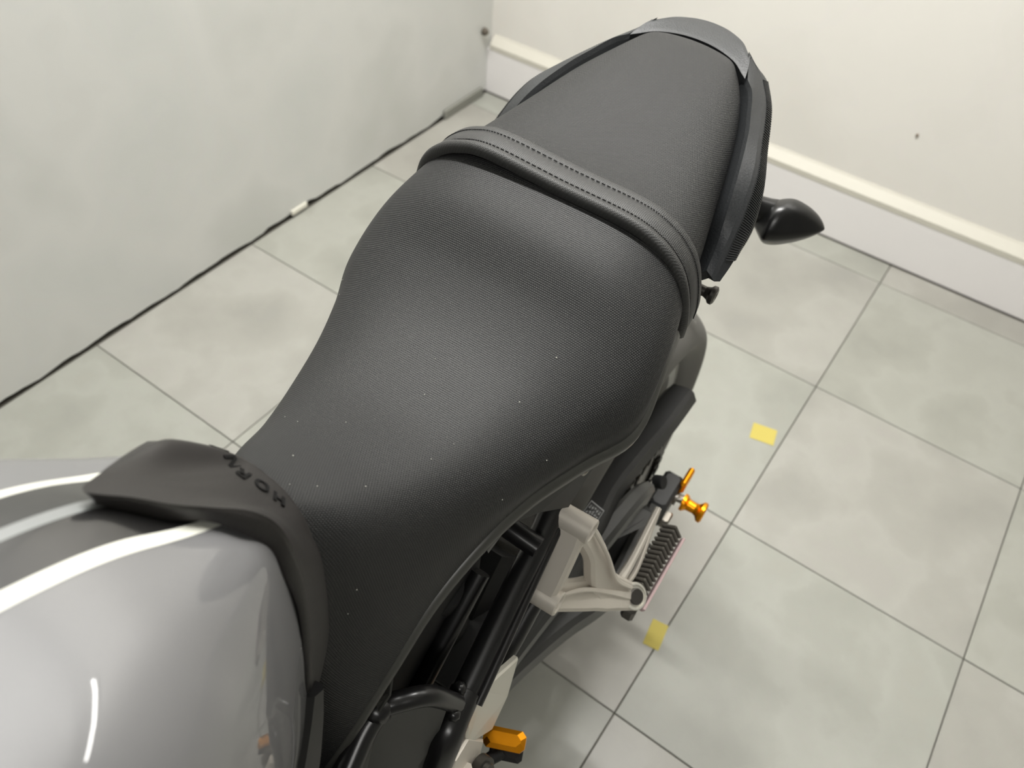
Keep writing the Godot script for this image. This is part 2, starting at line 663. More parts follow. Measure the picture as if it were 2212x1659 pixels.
func seats(b: Node3D) -> void:
	var rider := seat_rows([
		[1.10, P(0, .853, .206), P(.060, .851, .206), P(.091, .840, .206), P(.1065, .818, .204), P(.110, .790, .200)],
		[1.07, P(0, .8405, .250), P(.064, .837, .250), P(.104, .819, .250), P(.119, .798, .249), P(.119, .786, .247)],
		[1.04, P(0, .820, .290), P(.066, .816, .290), P(.106, .800, .290), P(.122, .777, .290), P(.1245, .760, .290)],
		[1.02, P(0, .808, .330), P(.060, .804, .330), P(.094, .790, .330), P(.107, .768, .330), P(.1065, .752, .330)],
		[1.0, P(0, .804, .370), P(.052, .800, .370), P(.082, .786, .370), P(.093, .763, .370), P(.0905, .745, .370)],
		[1.0, P(0, .806, .410), P(.045, .802, .410), P(.069, .788, .410), P(.080, .763, .410), P(.0805, .735, .410)],
		[1.0, P(0, .817, .450), P(.037, .812, .450), P(.057, .794, .450), P(.068, .760, .450), P(.0725, .712, .452)],
		[1.0, P(0, .834, .483), P(.030, .828, .483), P(.046, .805, .485), P(.056, .756, .490), P(.069, .680, .492)],
		[1.0, P(0, .847, .503), P(.024, .836, .503), P(.040, .800, .506), P(.046, .742, .519), P(.063, .636, .535)],
		[1.0, P(0, .852, .512), P(.022, .838, .513), P(.036, .800, .516), P(.042, .740, .530), P(.056, .605, .556)],
	])
	var g := patch(rider, 73, 120)
	var st := begin()
	shell(st, g)
	var seat := put(st, "rider_seat", M.seat_vinyl, b, true)
	seat.set_meta("label", "rider seat in black dimpled vinyl")
	var ds := begin()
	for k in 24:
		var i := rng.randi_range(8, 112)
		var j := rng.randi_range(10, 64)
		var n3: Vector3 = ((g[i][j + 1] - g[i][j - 1]) as Vector3).cross(g[i + 1][j] - g[i - 1][j]).normalized()
		if n3.y < 0:
			n3 = -n3
		var r0 := rng.randf_range(.00025, .0005)
		add_lathe(ds, [Vector2(0, r0), Vector2(r0, 0), Vector2(0, -r0)], g[i][j] + n3 * .0003, n3, 6)
	put(ds, "dust_specks", mat("dust", Color(0.8, 0.8, 0.76), 0.9), seat).set_meta("kind", "stuff")
	for side in [1, -1]:
		# smooth trim band along the lower edge, separated from the vinyl by a groove
		var loops := []
		var n: int = g.size()
		for i in range(4, n, 4):
			var e: Vector3 = g[i][72] if side == 1 else g[i][0]
			var t: Vector3 = ((g[mini(i + 4, n - 1)][72] if side == 1 else g[mini(i + 4, n - 1)][0]) - e)
			if t.length() < 0.0001:
				continue
			var o := Vector3(side, 0, 0)
			var d := Vector3(0, -1, 0)
			loops.append([e - o * 0.004 + d * 0.002, e + o * 0.0012 + d * 0.0028, e + o * 0.0035 + d * 0.007, e + o * 0.0025 + d * 0.0135, e - o * 0.002 + d * 0.0165, e - o * 0.008 + d * 0.012])
		st = begin()
		add_loops(st, loops, loops.size() * 2, false)
		put(st, "seat_trim", M.seat_trim, seat)
	var pillion := seat_rows([
		[1.10, P(0, .853, .205), P(.056, .851, .205), P(.088, .841, .203), P(.101, .822, .202), P(.106, .786, .200)],
		[1.09, P(0, .854, .160), P(.053, .852, .160), P(.083, .843, .160), P(.097, .823, .160), P(.101, .784, .160)],
		[1.07, P(0, .861, .110), P(.048, .859, .110), P(.075, .850, .110), P(.087, .830, .110), P(.088, .796, .110)],
		[1.05, P(0, .870, .060), P(.043, .868, .060), P(.065, .859, .060), P(.075, .842, .060), P(.076, .808, .060)],
		[1.0, P(0, .876, .022), P(.038, .874, .022), P(.055, .866, .024), P(.063, .852, .026), P(.064, .825, .026)],
		[1.0, P(0, .8785, -.002), P(.034, .8765, .001), P(.046, .870, .005), P(.052, .860, .008), P(.054, .835, .008)],
		[1.0, P(0, .876, -.0115), P(.032, .874, -.008), P(.044, .867, -.001), P(.050, .855, .003), P(.052, .833, .003)],
		[1.0, P(0, .866, -.0145), P(.032, .864, -.011), P(.044, .857, -.004), P(.049, .845, .001), P(.051, .830, .001)],
		[1.0, P(0, .856, -.0145), P(.032, .855, -.011), P(.044, .850, -.004), P(.049, .840, .001), P(.051, .828, .001)],
	])
	var gp := patch(pillion, 65, 90)
	st = begin()
	shell(st, gp)
	var ps := put(st, "pillion_seat", M.seat_vinyl, b, true)
	ps.set_meta("label", "pillion seat in black dimpled vinyl")
	# strap across the joint: a flat band, a rolled front edge and two rows of stitches
	var half := [P(0, .8555, .0), P(.055, .854, .0), P(.079, .8475, .0), P(.094, .837, .0), P(.103, .825, .0), P(.1085, .810, -.001), P(.112, .790, -.004), P(.1115, .772, -.010)]
	var full := []
	for i in range(7, 0, -1):
		full.append(Vector3(-half[i].x * 1.09, half[i].y + 0.004, half[i].z))
	for p in half:
		full.append(p)
	var sec := curve(full, 97)
	var out := []
	for i in 97:
		var t: Vector3 = (sec[mini(i + 1, 96)] - sec[maxi(i - 1, 0)]).normalized()
		var nrm := Vector3(-t.y, t.x, 0).normalized()
		if nrm.y < 0 and absf(nrm.y) > 0.3:
			nrm = -nrm
		out.append(nrm)
	var prof := [[.1825, -.001], [.183, .0018], [.1845, .0026], [.189, .0027], [.1905, .0021], [.192, .0027], [.198, .0032], [.2035, .0031], [.205, .0025], [.2065, .0033], [.209, .0048], [.2118, .0052], [.2142, .0040], [.2152, .0012], [.2145, -.003]]
	var grid := []
	for i in 97:
		var r := []
		for q in prof:
			var slope: float = (q[0] - 0.2) * 0.06
			r.append(Vector3(sec[i].x, sec[i].y - slope, sec[i].z + q[0]) + out[i] * q[1])
		grid.append(r)
	st = begin()
	add_grid(st, grid, 1, true)
	var sp := put(st, "seat_strap", M.strap_vinyl, b, true)
	sp.set_meta("label", "flat vinyl strap with rolled edge across the seat")
	for s in [0.1905, 0.205]:
		st = begin()
		for i in range(1, 96):
			for k in 2:
				var a: Vector3 = sec[i].lerp(sec[i + 1], 0.1 + 0.5 * k) if i < 96 else sec[i]
				var c: Vector3 = sec[i].lerp(sec[i + 1], 0.4 + 0.5 * k)
				var lift: Vector3 = out[i] * 0.0030 + Vector3(0, -(s - 0.2) * 0.06, s)
				add_tube(st, [a + lift, c + lift], [0.00045], 5, 1)
		var row := put(st, "stitching", M.thread, sp)
		row.set_meta("kind", "stuff")


# ------------------------------------------------------------------ tail
func tail(b: Node3D) -> void:
	# centre piece behind the pillion seat: top slopes back, then the tail falls away
	var xs := [-.053, -.048, -.036, -.018, 0.0, .018, .036, .048, .053]
	var fz := [.004, .000, -.010, -.0155, -.017, -.0155, -.010, .000, .004]
	var rz := [-.020, -.024, -.037, -.0455, -.048, -.0455, -.037, -.024, -.020]
	var g := []
	for i in 9:
		var x: float = xs[i]
		var d: float = x / .053
		var f := P(x, .8765 - .006 * d * d, fz[i])
		var r := P(x * .88, .8785 - .0025 * d * d, rz[i])
		g.append([P(x, .835, fz[i] - .002), f + Vector3(0, -.004, .0004), f, f.lerp(r, .5) + Vector3(0, .0012, 0), r + Vector3(0, .0004, .003), r + Vector3(0, -.0025, -.0012), P(x * .88, .85, rz[i] - .001), P(x * .8, .80, rz[i] + .01)])
	var st := begin()
	add_grid(st, patch(g, 43, 40), 1)
	var tc := put(st, "tail_cowl", M.cowl_plastic, b)
	tc.set_meta("label", "black plastic tail cover closing the end of the seat")
	# side cowls run forward from the seam, standing off the seat
	for side in [1, -1]:
		var rail := [
			# inner top, outer crease, outer bottom
			[P(.0535, .869, .0030), P(.0455, .877, -.0235), P(.044, .862, -.030)],
			[P(.063, .866, .014), P(.061, .863, -.021), P(.060, .848, -.044)],
			[P(.0725, .860, .036), P(.076, .8565, .004), P(.076, .836, -.022)],
			[P(.080, .855, .056), P(.092, .850, .050), P(.094, .824, .024)],
			[P(.0895, .845, .089), P(.103, .842, .082), P(.110, .818, .066)],
			[P(.096, .830, .114), P(.109, .825, .110), P(.1175, .803, .092)],
			[P(.101, .803, .131), P(.112, .800, .135), P(.118, .793, .120)],
			[P(.103, .790, .145), P(.113, .787, .147), P(.114, .783, .140)],
		]
		var loops := []
		for q in rail:
			var a: Vector3 = q[0]
			var c: Vector3 = q[1]
			var d: Vector3 = q[2]
			var w := Vector3(-.010, -.022, 0)
			var loop := [a + Vector3(-.001, -.003, 0), a + Vector3(.0015, .0005, 0), c + Vector3(-.003, .0015, 0), c + Vector3(.0005, -.0015, 0), c.lerp(d, .5) + Vector3(.0035, 0, 0), d, d + Vector3(-.006, -.002, 0), a + w]
			if side == -1:
				for k in loop.size():
					loop[k].x *= -1.0
			loops.append(loop)
		st = begin()
		add_loops(st, loops, 49, true)
		var sc := put(st, "side_cowl", M.cowl_plastic, b)
		var kr := []
		var dr := []
		for q in rail.slice(1, 7):
			kr.append((q[1] as Vector3) * Vector3(side, 1, 1))
			dr.append((q[2] as Vector3) * Vector3(side, 1, 1))
		kr = curve(kr, 90)
		dr = curve(dr, 90)
		st = begin()
		for i in 90:
			var o := Vector3(.0006 * side, 0, 0)
			add_tube(st, [(kr[i] as Vector3).lerp(dr[i], .06) + o + Vector3(.0004 * side, -.0012, 0), (kr[i] as Vector3).lerp(dr[i], .5) + o + Vector3(.0034 * side, 0, 0), (kr[i] as Vector3).lerp(dr[i], .95) + o], [.00055], 5, 2)
		put(st, "grip_ribs", M.cowl_plastic, sc).set_meta("kind", "stuff")
		sc.set_meta("label", "black grained tail side cover on the " + ("chain side" if side == 1 else "far side"))
	# dark tail body under the seat, hidden behind the cowls
	st = begin()
	var body := []
	for q in [[-.040, .03, .80, .838], [0.0, .042, .785, .832], [.06, .060, .775, .812], [.12, .070, .765, .785], [.18, .075, .76, .775]]:
		body.append([P(-q[1], q[3], q[0]), P(q[1], q[3], q[0]), P(q[1] * 1.0, q[2], q[0]), P(q[1] * .6, q[2] - .04, q[0]), P(-q[1] * .6, q[2] - .04, q[0]), P(-q[1], q[2], q[0])])
	add_loops(st, body, 17, true)
	put(st, "tail_body", M.deep_black, b)
	# turn signal on a short stalk
	st = begin()
	add_beam(st, [P(0, .80, .03), P(0, .755, -.030), P(0, .700, -.078), P(0, .64, -.125)], [Vector2(.05, .035), Vector2(.045, .03), Vector2(.04, .024), Vector2(.05, .016)], Vector3(0, .6, .8), .005)
	put(st, "tail_bracket", M.matt_black, b)
	st = begin()
	add_tube(st, [P(.0, .708, -.072), P(.05, .700, -.085), P(.085, .690, -.100), P(.098, .684, -.108)], [.015, .016, .016, .020], 16, 6, Vector2(1, .8))
	var ts := put(st, "turn_signal", M.gloss_black, b)
	ts.set_meta("label", "glossy black pointed turn signal")
	st = begin()
	var lp := []
	for q in [[.090, .012, .016], [.098, .020, .024], [.106, .026, .030], [.116, .027, .031], [.130, .022, .025], [.142, .0145, .017], [.150, .007, .009], [.1545, .001, .0015]]:
		var loop := []
		for k in 20:
			var a := TAU * k / 20
			var e := 0.62
			var cx: float = signf(cos(a)) * pow(absf(cos(a)), e)
			var cy: float = signf(sin(a)) * pow(absf(sin(a)), 1.0)
			loop.append(P(q[0], .680 + sin(a) * q[1] * (1.0 if sin(a) > 0 else .85), -.106 - (q[0] - .106) * .5 * (1.0 if q[0] > .106 else 0.0) + cx * q[2] * (1.0 - .35 * absf(cy))))
		lp.append(loop)
	add_loops(st, lp, 36, false)
	put(st, "signal_lens", M.gloss_black, ts)
	# hook for luggage cords
	st = begin()
	add_lathe(st, [Vector2(.001, -.03), Vector2(.0048, -.03), Vector2(.0045, .008), Vector2(.0058, .0115), Vector2(.008, .0135), Vector2(.0082, .0165), Vector2(.006, .0178), Vector2(.0032, .0178), Vector2(.0028, .0162), Vector2(0.0, .0162)], P(.096, .745, .115), Vector3(1, 0, 0), 20, false)
	var hook := put(st, "cord_hook", M.dark_steel, b)
	hook.set_meta("label", "small steel luggage hook below the seat")


# ------------------------------------------------------------------ tank
var tank_grid := []


func tank(b: Node3D) -> void:
	var tab := []
	for t in [
		[.580, [0, .925], [.026, .9185], [.056, .908], [.073, .880], [.081, .830], [.081, .768], [.070, .700]],
		[.605, [0, .941], [.029, .9355], [.066, .926], [.089, .895], [.096, .838], [.094, .772], [.080, .705]],
		[.640, [0, .956], [.036, .951], [.080, .940], [.106, .905], [.114, .846], [.110, .780], [.096, .710]],
		[.700, [0, .974], [.042, .971], [.092, .955], [.122, .918], [.132, .855], [.128, .790], [.112, .715]],
		[.800, [0, .995], [.052, .988], [.104, .960], [.135, .918], [.150, .860], [.152, .795], [.136, .720]],
		[.920, [0, 1.000], [.052, .993], [.102, .964], [.132, .920], [.146, .860], [.146, .795], [.130, .730]],
		[1.00, [0, .985], [.040, .978], [.080, .950], [.104, .908], [.116, .855], [.116, .80], [.104, .745]],
	]:
		var r := []
		for i in range(7, 1, -1):
			r.append(P(-t[i][0], t[i][1], t[0]))
		for i in range(1, 8):
			r.append(P(t[i][0], t[i][1], t[0]))
		tab.append(r)
	# the rear edge runs under the pad
	var first := []
	var rear := [P(0, .913, .568), P(.0135, .896, .554), P(.030, .884, .541), P(.040, .862, .531), P(.051, .800, .537), P(.0545, .750, .545), P(.051, .700, .545)]
	for i in range(6, 0, -1):
		first.append(Vector3(-rear[i].x, rear[i].y, rear[i].z))
	for p in rear:
		first.append(p)
	tab.push_front(first)
	tank_grid = patch(tab, 97, 121)
	var st := begin()
	shell(st, tank_grid)
	var tk := put(st, "fuel_tank", M.tank_paint, b)
	tk.set_meta("label", "glossy grey fuel tank with striped top")
	# stripes: thin decals following the tank
	for q in [[-.0255, -.0205, "stripe_white"], [-.0205, -.003, "stripe_black"], [-.003, .0025, "stripe_grey"], [.0025, .0195, "stripe_black"], [.0195, .0258, "stripe_white"]]:
		var g := []
		for i in range(0, 118):
			var r := []
			for k in 5:
				r.append(on_tank(i, lerpf(q[0], q[1], k / 4.0)) + Vector3(0, .0003, 0))
			g.append(r)
		st = begin()
		add_grid(st, g, 1)
		put(st, "stripe", M[q[2]], tk)
	# pad: a saddle of plastic over the rear of the tank, from the outer edge on the paint over a crease to the seat
	var O := [P(0, .919, .5745), P(.008, .909, .566), P(.0145, .9005, .559), P(.025, .896, .549), P(.035, .886, .542), P(.041, .869, .5355), P(.047, .852, .5365), P(.052, .822, .5375), P(.0565, .787, .544), P(.058, .752, .549), P(.054, .722, .549)]
	var C := [P(0, .932, .5765), P(.008, .920, .565), P(.016, .910, .5555), P(.025, .902, .545), P(.033, .893, .5345), P(.040, .881, .5285), P(.0455, .860, .527), P(.0485, .830, .527), P(.052, .792, .531), P(.056, .762, .5405), P(.0545, .724, .545)]
	var E := [P(0, .850, .500), P(.007, .848, .500), P(.013, .845, .500), P(.020, .840, .501), P(.026, .833, .502), P(.031, .822, .5035), P(.036, .805, .504), P(.041, .780, .509), P(.0455, .745, .518), P(.049, .722, .5315), P(.050, .712, .541)]
	var gl := []
	for i in range(10, -11, -1):
		var k := absi(i)
		var sg := -1.0 if i > 0 else 1.0
		var mid: Vector3 = C[k].lerp(E[k], .5) + Vector3(.002 if k > 5 else 0.0, .0045 if k < 6 else .0015, .002) * (1.0 - k / 12.0)
		var qd: Vector3 = C[k].lerp(E[k], .85) + Vector3(.001 if k > 5 else 0.0, .0025 if k < 6 else .001, .001) * (1.0 - k / 12.0)
		if i > 0 and k > 1:
			mid += Vector3(.003, .0125, 0)
			qd += Vector3(.002, .009, 0)
		var low: Vector3 = E[k] + Vector3(0, -.012, .004)
		var r := [O[k] + Vector3(-.003, -.004, -.002), O[k] + Vector3(0, .0004, 0), C[k].lerp(O[k], .25) + Vector3(0.0004, .0004, 0), C[k], C[k].lerp(mid, .5) + Vector3(0, .0015, 0) * (1.0 - k / 12.0), mid, qd, E[k], low]
		for j in r.size():
			r[j].x *= sg
			if i > 0:
				r[j].y += [0.0, .003, .002, -.003, -.0065, -.006, -.003, 0.0, 0.0, 0.0, 0.0][k]
		gl.append(r)
	var pg := []
	for j in 9:
		var col := []
		for r in gl:
			col.append(r[j])
		pg.append(curve(col, 101))
	# crisp along the crease: outer band and inner band are smoothed apart
	st = begin()
	add_grid(st, transpose(pg.slice(0, 3)), 1)
	add_grid(st, transpose([pg[2], pg[3]]), 2)
	var inner := []
	for i in 101:
		inner.append(curve([pg[3][i], pg[4][i], pg[5][i], pg[6][i], pg[7][i], pg[8][i]], 26))
	add_grid(st, inner, 3)
	var pd := put(st, "tank_pad", M.pad_plastic, b)
	pd.set_meta("label", "black plastic tank pad with raised lettering at the seat nose")
	# raised letters along the rear of the pad, upright to the rider
	var word := "HORNET"
	var font := SystemFont.new()
	font.font_names = PackedStringArray(["Droid Sans"])
	font.font_weight = 700
	font.font_italic = true
	for n in 6:
		var u: float = lerpf(63.0, 32.0, n / 5.0)
		var i0 := int(u)
		var pos: Vector3 = inner[i0][15].lerp(inner[i0 + 1][15], u - i0)
		var ax: Vector3 = (inner[i0 - 2][13] - inner[i0 + 3][13]).normalized()
		var ay: Vector3 = (inner[i0][12] - inner[i0][18]).normalized()
		var az := ax.cross(ay).normalized()
		ay = az.cross(ax)
		var tm := TextMesh.new()
		tm.text = word[n]
		tm.font = font
		tm.font_size = 64
		tm.pixel_size = 0.0125 / 64.0
		tm.depth = 0.0009
		var mi := MeshInstance3D.new()
		mi.name = "letter"
		mi.mesh = tm
		tm.material = M.pad_letter
		mi.transform = Transform3D(Basis(ax, ay, az), pos + az * 0.0003)
		pd.add_child(mi, true)


func transpose(g: Array) -> Array:
	var out := []
	for j in g[0].size():
		var r := []
		for i in g.size():
			r.append(g[i][j])
		out.append(r)
	return out


func on_tank(i: int, l: float) -> Vector3:
	var r: Array = tank_grid[i]
	for j in r.size() - 1:
		if r[j].x <= l and r[j + 1].x > l and r[j].y > 0.8:
			return r[j].lerp(r[j + 1], (l - r[j].x) / (r[j + 1].x - r[j].x))
	return r[r.size() / 2]


# ------------------------------------------------------------------ frame
func frame(b: Node3D) -> void:
	var st := begin()
	# seat rails, both sides, and the bracing between them
	for side in [1, -1]:
		st = begin()
		add_tube(st, [P(.101 * side, .574, .449), P(.093 * side, .603, .378), P(.085 * side, .632, .307), P(.066 * side, .665, .235), P(.05 * side, .70, .06)], [.0105], 14, 8)
		put(st, "seat_rail", M.frame_paint, b)
		st = begin()
		add_tube(st, [P(.1135 * side, .572, .449), P(.1045 * side, .600, .378), P(.0955 * side, .628, .307)], [.004], 10, 8)
		put(st, "brake_line", M.frame_paint, b)
		st = begin()
		add_tube(st, [P(.07 * side, .70, .40), P(.072 * side, .715, .3), P(.07 * side, .72, .12)], [.010], 12, 8)
		put(st, "upper_rail", M.frame_paint, b)
	st = begin()
	add_tube(st, [P(-.095, .66, .345), P(.095, .64, .345)], [.009], 12, 1)
	put(st, "cross_tube", M.frame_paint, b)
	st = begin()
	add_tube(st, [P(.06, .60, .37), P(.062, .52, .47)], [.009], 12, 1)
	put(st, "inner_tube", M.frame_paint, b)
	# main frame triangle with a gusset plate
	st = begin()
	for side in [1, -1]:
		st = begin()
		add_tube(st, [P(.101 * side, .575, .447), P(.104 * side, .572, .466), P(.106 * side, .560, .482), P(.107 * side, .51, .500), P(.107 * side, .40, .53)], [.012, .0125, .0135, .013, .013], 14, 8)
		add_tube(st, [P(.102 * side, .588, .462), P(.09 * side, .628, .480), P(.076 * side, .634, .497), P(.068 * side, .633, .507)], [.0075], 12, 8)
		add_tube(st, [P(.068 * side, .632, .507), P(.068 * side, .625, .524), P(.074 * side, .608, .560), P(.08 * side, .58, .62), P(.085 * side, .55, .70)], [.009], 12, 8)
		add_lathe(st, [Vector2(0, .008), Vector2(.009, .007), Vector2(.0105, .003), Vector2(.0105, -.004)], P(.0675 * side, .634, .508), Vector3(0, 1, 0), 16)
		for k in 7:
			var q := P((.0985 + .0012 * k) * side, .590 - .004 * (k % 3), .452 + .0030 * k)
			add_lathe(st, [Vector2(0, .0035), Vector2(.004, .0022), Vector2(.0055, -.002)], q, Vector3(.3 * side, 1, .2), 8)
		put(st, "main_frame", M.frame_paint, b)
	st = begin()
	add_plate(st, [P(.071, .622, .510), P(.076, .628, .499), P(.088, .622, .484), P(.100, .604, .470), P(.103, .565, .488), P(.103, .50, .515), P(.086, .50, .575), P(.076, .59, .56)], Vector3(.75, .6, .25), .006)
	put(st, "gusset_plate", M.gusset_paint, b).set_meta("label", "grey frame gusset plate with rounded top")
	# bracket under the seat trim
	st = begin()
	add_plate(st, [P(.052, .640, .487), P(.068, .675, .489), P(.074, .655, .502), P(.070, .630, .520), P(.062, .615, .532), P(.054, .62, .520)], Vector3(.8, .55, .3), .003)
	put(st, "seat_bracket", M.seat_trim, b)
	# frame cover below the tank, between paint and seat
	st = begin()
	add_beam(st, [P(.056, .742, .5455), P(.0625, .722, .559), P(.070, .690, .580), P(.080, .640, .620), P(.085, .60, .70)], [Vector2(.012, .016), Vector2(.014, .022), Vector2(.015, .03), Vector2(.016, .035)], Vector3(0, .6, .8), .004)
	put(st, "frame_cover", mat("cover_black", Color(0.03, 0.03, 0.031), 0.4), b).set_meta("label", "glossy black cover strip below the tank")
	# side cover
	st = begin()
	add_plate(st, [P(.104, .700, .2825), P(.0985, .657, .3095), P(.090, .690, .345), P(.079, .7105, .3825), P(.078, .760, .405), P(.098, .765, .335), P(.107, .755, .29)], Vector3(.97, .1, .25), .004)
	var sc := put(st, "side_cover", M.matt_black, b)
	sc.set_meta("label", "black triangular side cover under the seat")
	st = begin()
	add_lathe(st, [Vector2(0, .0005), Vector2(.002, .0005), Vector2(.0022, .002), Vector2(.004, .002), Vector2(.0045, 0)], P(.1005, .702, .303), Vector3(.97, .1, .25), 14)
	put(st, "bolt", M.steel, sc)
	# air box and battery tray: dark bulk inside the frame
	st = begin()
	add_box(st, P(0, .60, .43), Vector3(.11, .2, .16), .012)
	put(st, "air_box", M.deep_black, b)
	st = begin()
	add_box(st, P(0, .46, .72), Vector3(.30, .34, .34), .03)
	add_box(st, P(0, .30, .70), Vector3(.24, .16, .42), .04)
	put(st, "engine", M.deep_black, b)
	st = begin()
	var fend := []
	for k in 15:
		var a: float = lerpf(-.2, .75, k / 14.0)
		var r := .335
		var c := P(0, .293 + r * sin(a), .065 + r * cos(a))
		var o := Vector3(0, sin(a), cos(a))
		fend.append([c + P(-.06, 0, 0) - o * .02, c + P(-.05, 0, 0), c + P(.05, 0, 0), c + P(.06, 0, 0) - o * .02, c + P(.052, 0, 0) - o * .006, c + P(-.052, 0, 0) - o * .006])
	add_loops(st, fend, 29, true)
	put(st, "inner_fender", M.deep_black, b)
	# side stand
	st = begin()
	add_tube(st, [P(.11, .30, .50), P(.17, .17, .545), P(.235, .014, .60)], [.011], 12, 4)
	add_box(st, P(.242, .006, .602), Vector3(.05, .008, .05), .002)
	put(st, "side_stand", M.matt_black, b)


# ------------------------------------------------------------------ rear wheel and swing arm
func rear_end(b: Node3D) -> void:
	var ax := P(-.003, .293, .062)
	# tyre with cut grooves
	var st := begin()
	var prof := []
	for q in [[.216, .063], [.223, .072], [.234, .080], [.245, .086], [.255, .087], [.267, .080], [.279, .063], [.2875, .040], [.2915, .020], [.293, 0.0]]:
		prof.append(Vector3(q[0], q[1], 0))
	for k in range(8, -1, -1):
		prof.append(Vector3(prof[k].x, -prof[k].y, 0))
	var fine := curve(prof, 73)
	var g := []
	var nt := 300
	for i in nt + 1:
		var a := TAU * i / nt
		var r := []
		for p in fine:
			var rad: float = p.x
			if rad > .263:
				# slanted grooves, alternating long and short
				for side in [1.0, -1.0]:
					var w: float = p.y * side
					if w > .008 and w < .070:
						var ph: float = fposmod(a * 14.0 / TAU + w * 7.0 + (.5 if side < 0 else 0.0), 1.0)
						if absf(ph - .3) < .045:
							rad -= .004
						if w > .022 and w < .05 and absf(ph - .75) < .04:
							rad -= .0035
			r.append(ax + Vector3(p.y, sin(a) * rad, cos(a) * rad))
		g.append(r)
	add_grid(st, g, 1)
	put(st, "rear_tyre", M.tyre_rubber, b).set_meta("label", "grooved rear tyre")
	st = begin()
	add_lathe(st, [Vector2(0.198, -.062), Vector2(0.208, -.066), Vector2(0.221, -.066), Vector2(0.221, -.062), Vector2(0.214, -.058), Vector2(0.202, -.04), Vector2(0.202, .04), Vector2(0.214, .058), Vector2(0.221, .062), Vector2(0.221, .066), Vector2(0.208, .066), Vector2(0.198, .062), Vector2(0.188, .04), Vector2(0.188, -.04), Vector2(0.198, -.062)], ax, Vector3(1, 0, 0), 96, false)
	add_lathe(st, [Vector2(.02, -.07), Vector2(.045, -.065), Vector2(.05, -.03), Vector2(.05, .03), Vector2(.045, .065), Vector2(.02, .07)], ax, Vector3(1, 0, 0), 32, false)
	for k in 5:
		var a := TAU * k / 5 + .35
		for w in [-.16, .16]:
			var d0 := Vector3(0, sin(a + w * 1.2), cos(a + w * 1.2))
			var d1 := Vector3(0, sin(a + w * .5), cos(a + w * .5))
			add_beam(st, [ax + d0 * .045, ax + d1 * .192], [Vector2(.03, .024), Vector2(.022, .018)], Vector3(1, 0, 0), .004)
	put(st, "rear_rim", M.rim_paint, b).set_meta("label", "dark cast rear wheel rim")
	# swing arm: lower beam, upper brace, forward plate and the axle block
	var sw: MeshInstance3D
	for side in [-1, 1]:
		st = begin()
		add_beam(st, [P(.128 * side, .315, .035), P(.134 * side, .328, .12), P(.136 * side, .338, .19), P(.114 * side, .345, .255), P(.101 * side, .35, .30), P(.088 * side, .36, .36), P(.085 * side, .385, .45), P(.085 * side, .40, .53)], [Vector2(.022, .05), Vector2(.02, .046), Vector2(.022, .044), Vector2(.024, .044), Vector2(.03, .05), Vector2(.034, .06)], Vector3(0, 1, 0), .006, 8)
		sw = put(st, "swing_arm", M.arm_paint, b)
		st = begin()
		add_beam(st, [P(.116 * side, .395, .080), P(.113 * side, .422, .12), P(.106 * side, .43, .20), P(.094 * side, .43, .34), P(.086 * side, .41, .47)], [Vector2(.018, .03), Vector2(.022, .034), Vector2(.022, .03)], Vector3(0, 1, 0), .005, 8)
		put(st, "arm_brace", M.arm_paint, sw)
	sw.set_meta("label", "dark grey swing arm on the chain side")
	st = begin()
	add_plate(st, [P(.106, .402, .178), P(.097, .404, .150), P(.093, .402, .108), P(.105, .400, .087), P(.121, .396, .094), P(.135, .388, .095), P(.135, .388, .114), P(.108, .397, .170)], Vector3(.4, .9, .0), .012)
	put(st, "arm_web", M.arm_paint, sw)
	st = begin()
	add_plate(st, [P(.100, .415, .25), P(.104, .372, .262), P(.094, .375, .32), P(.085, .385, .37), P(.086, .41, .36)], Vector3(.8, .55, .0), .006)
	put(st, "arm_web", M.arm_paint, sw)
	st = begin()
	add_box(st, P(.131, .322, .022), Vector3(.026, .046, .060), .004)
	put(st, "axle_block", M.guard_black, sw)
	st = begin()
	add_plate(st, [P(.095, .335, .19), P(.105, .335, .10), P(.150, .335, .10), P(.142, .335, .14), P(.118, .335, .18)], Vector3(0, 1, 0), .004)
	put(st, "arm_shield", M.deep_black, sw)
	st = begin()
	add_lathe(st, [Vector2(0, .012), Vector2(.008, .012), Vector2(.0085, .010), Vector2(.0085, 0)], P(.118, .385, .05), Vector3(.8, .5, 0), 16, false)
	put(st, "bolt", M.deep_black, sw)
	# adjuster and bobbin
	st = begin()
	add_lathe(st, [Vector2(0, .008), Vector2(.006, .008), Vector2(.0065, .0), Vector2(.013, 0), Vector2(.0135, -.006)], P(.147, .312, .002), Vector3(1, 0, 0), 6, false)
	add_box(st, P(.147, .309, .040), Vector3(.012, .016, .020), .002)
	put(st, "axle_nut", M.steel, sw)
	st = begin()
	add_box(st, P(.146, .338, -.010), Vector3(.008, .022, .034), .003)
	put(st, "adjuster_plate", M.gold, sw)
	st = begin()
	add_lathe(st, [Vector2(0, -.002), Vector2(.012, -.002), Vector2(.012, .002), Vector2(.008, .006), Vector2(.0075, .016), Vector2(.009, .020), Vector2(.014, .024), Vector2(.0145, .028), Vector2(.012, .030), Vector2(.005, .030), Vector2(.004, .026), Vector2(0, .026)], P(.156, .312, .004), Vector3(1, 0, 0), 24, false)
	put(st, "stand_bobbin", M.gold, sw).set_meta("label", "gold stand bobbin")
	# sprocket and chain
	st = begin()
	add_lathe(st, [Vector2(.05, -.004), Vector2(.098, -.004), Vector2(.098, .003), Vector2(.05, .003), Vector2(.05, -.004)], ax + P(.094, 0, 0), Vector3(1, 0, 0), 64, false)
	for k in 42:
		var a := TAU * k / 42
		add_box(st, ax + P(.0935, .100 * sin(a), .100 * cos(a)), Vector3(.006, .006, .008), .001, Basis(Vector3.RIGHT, -a))
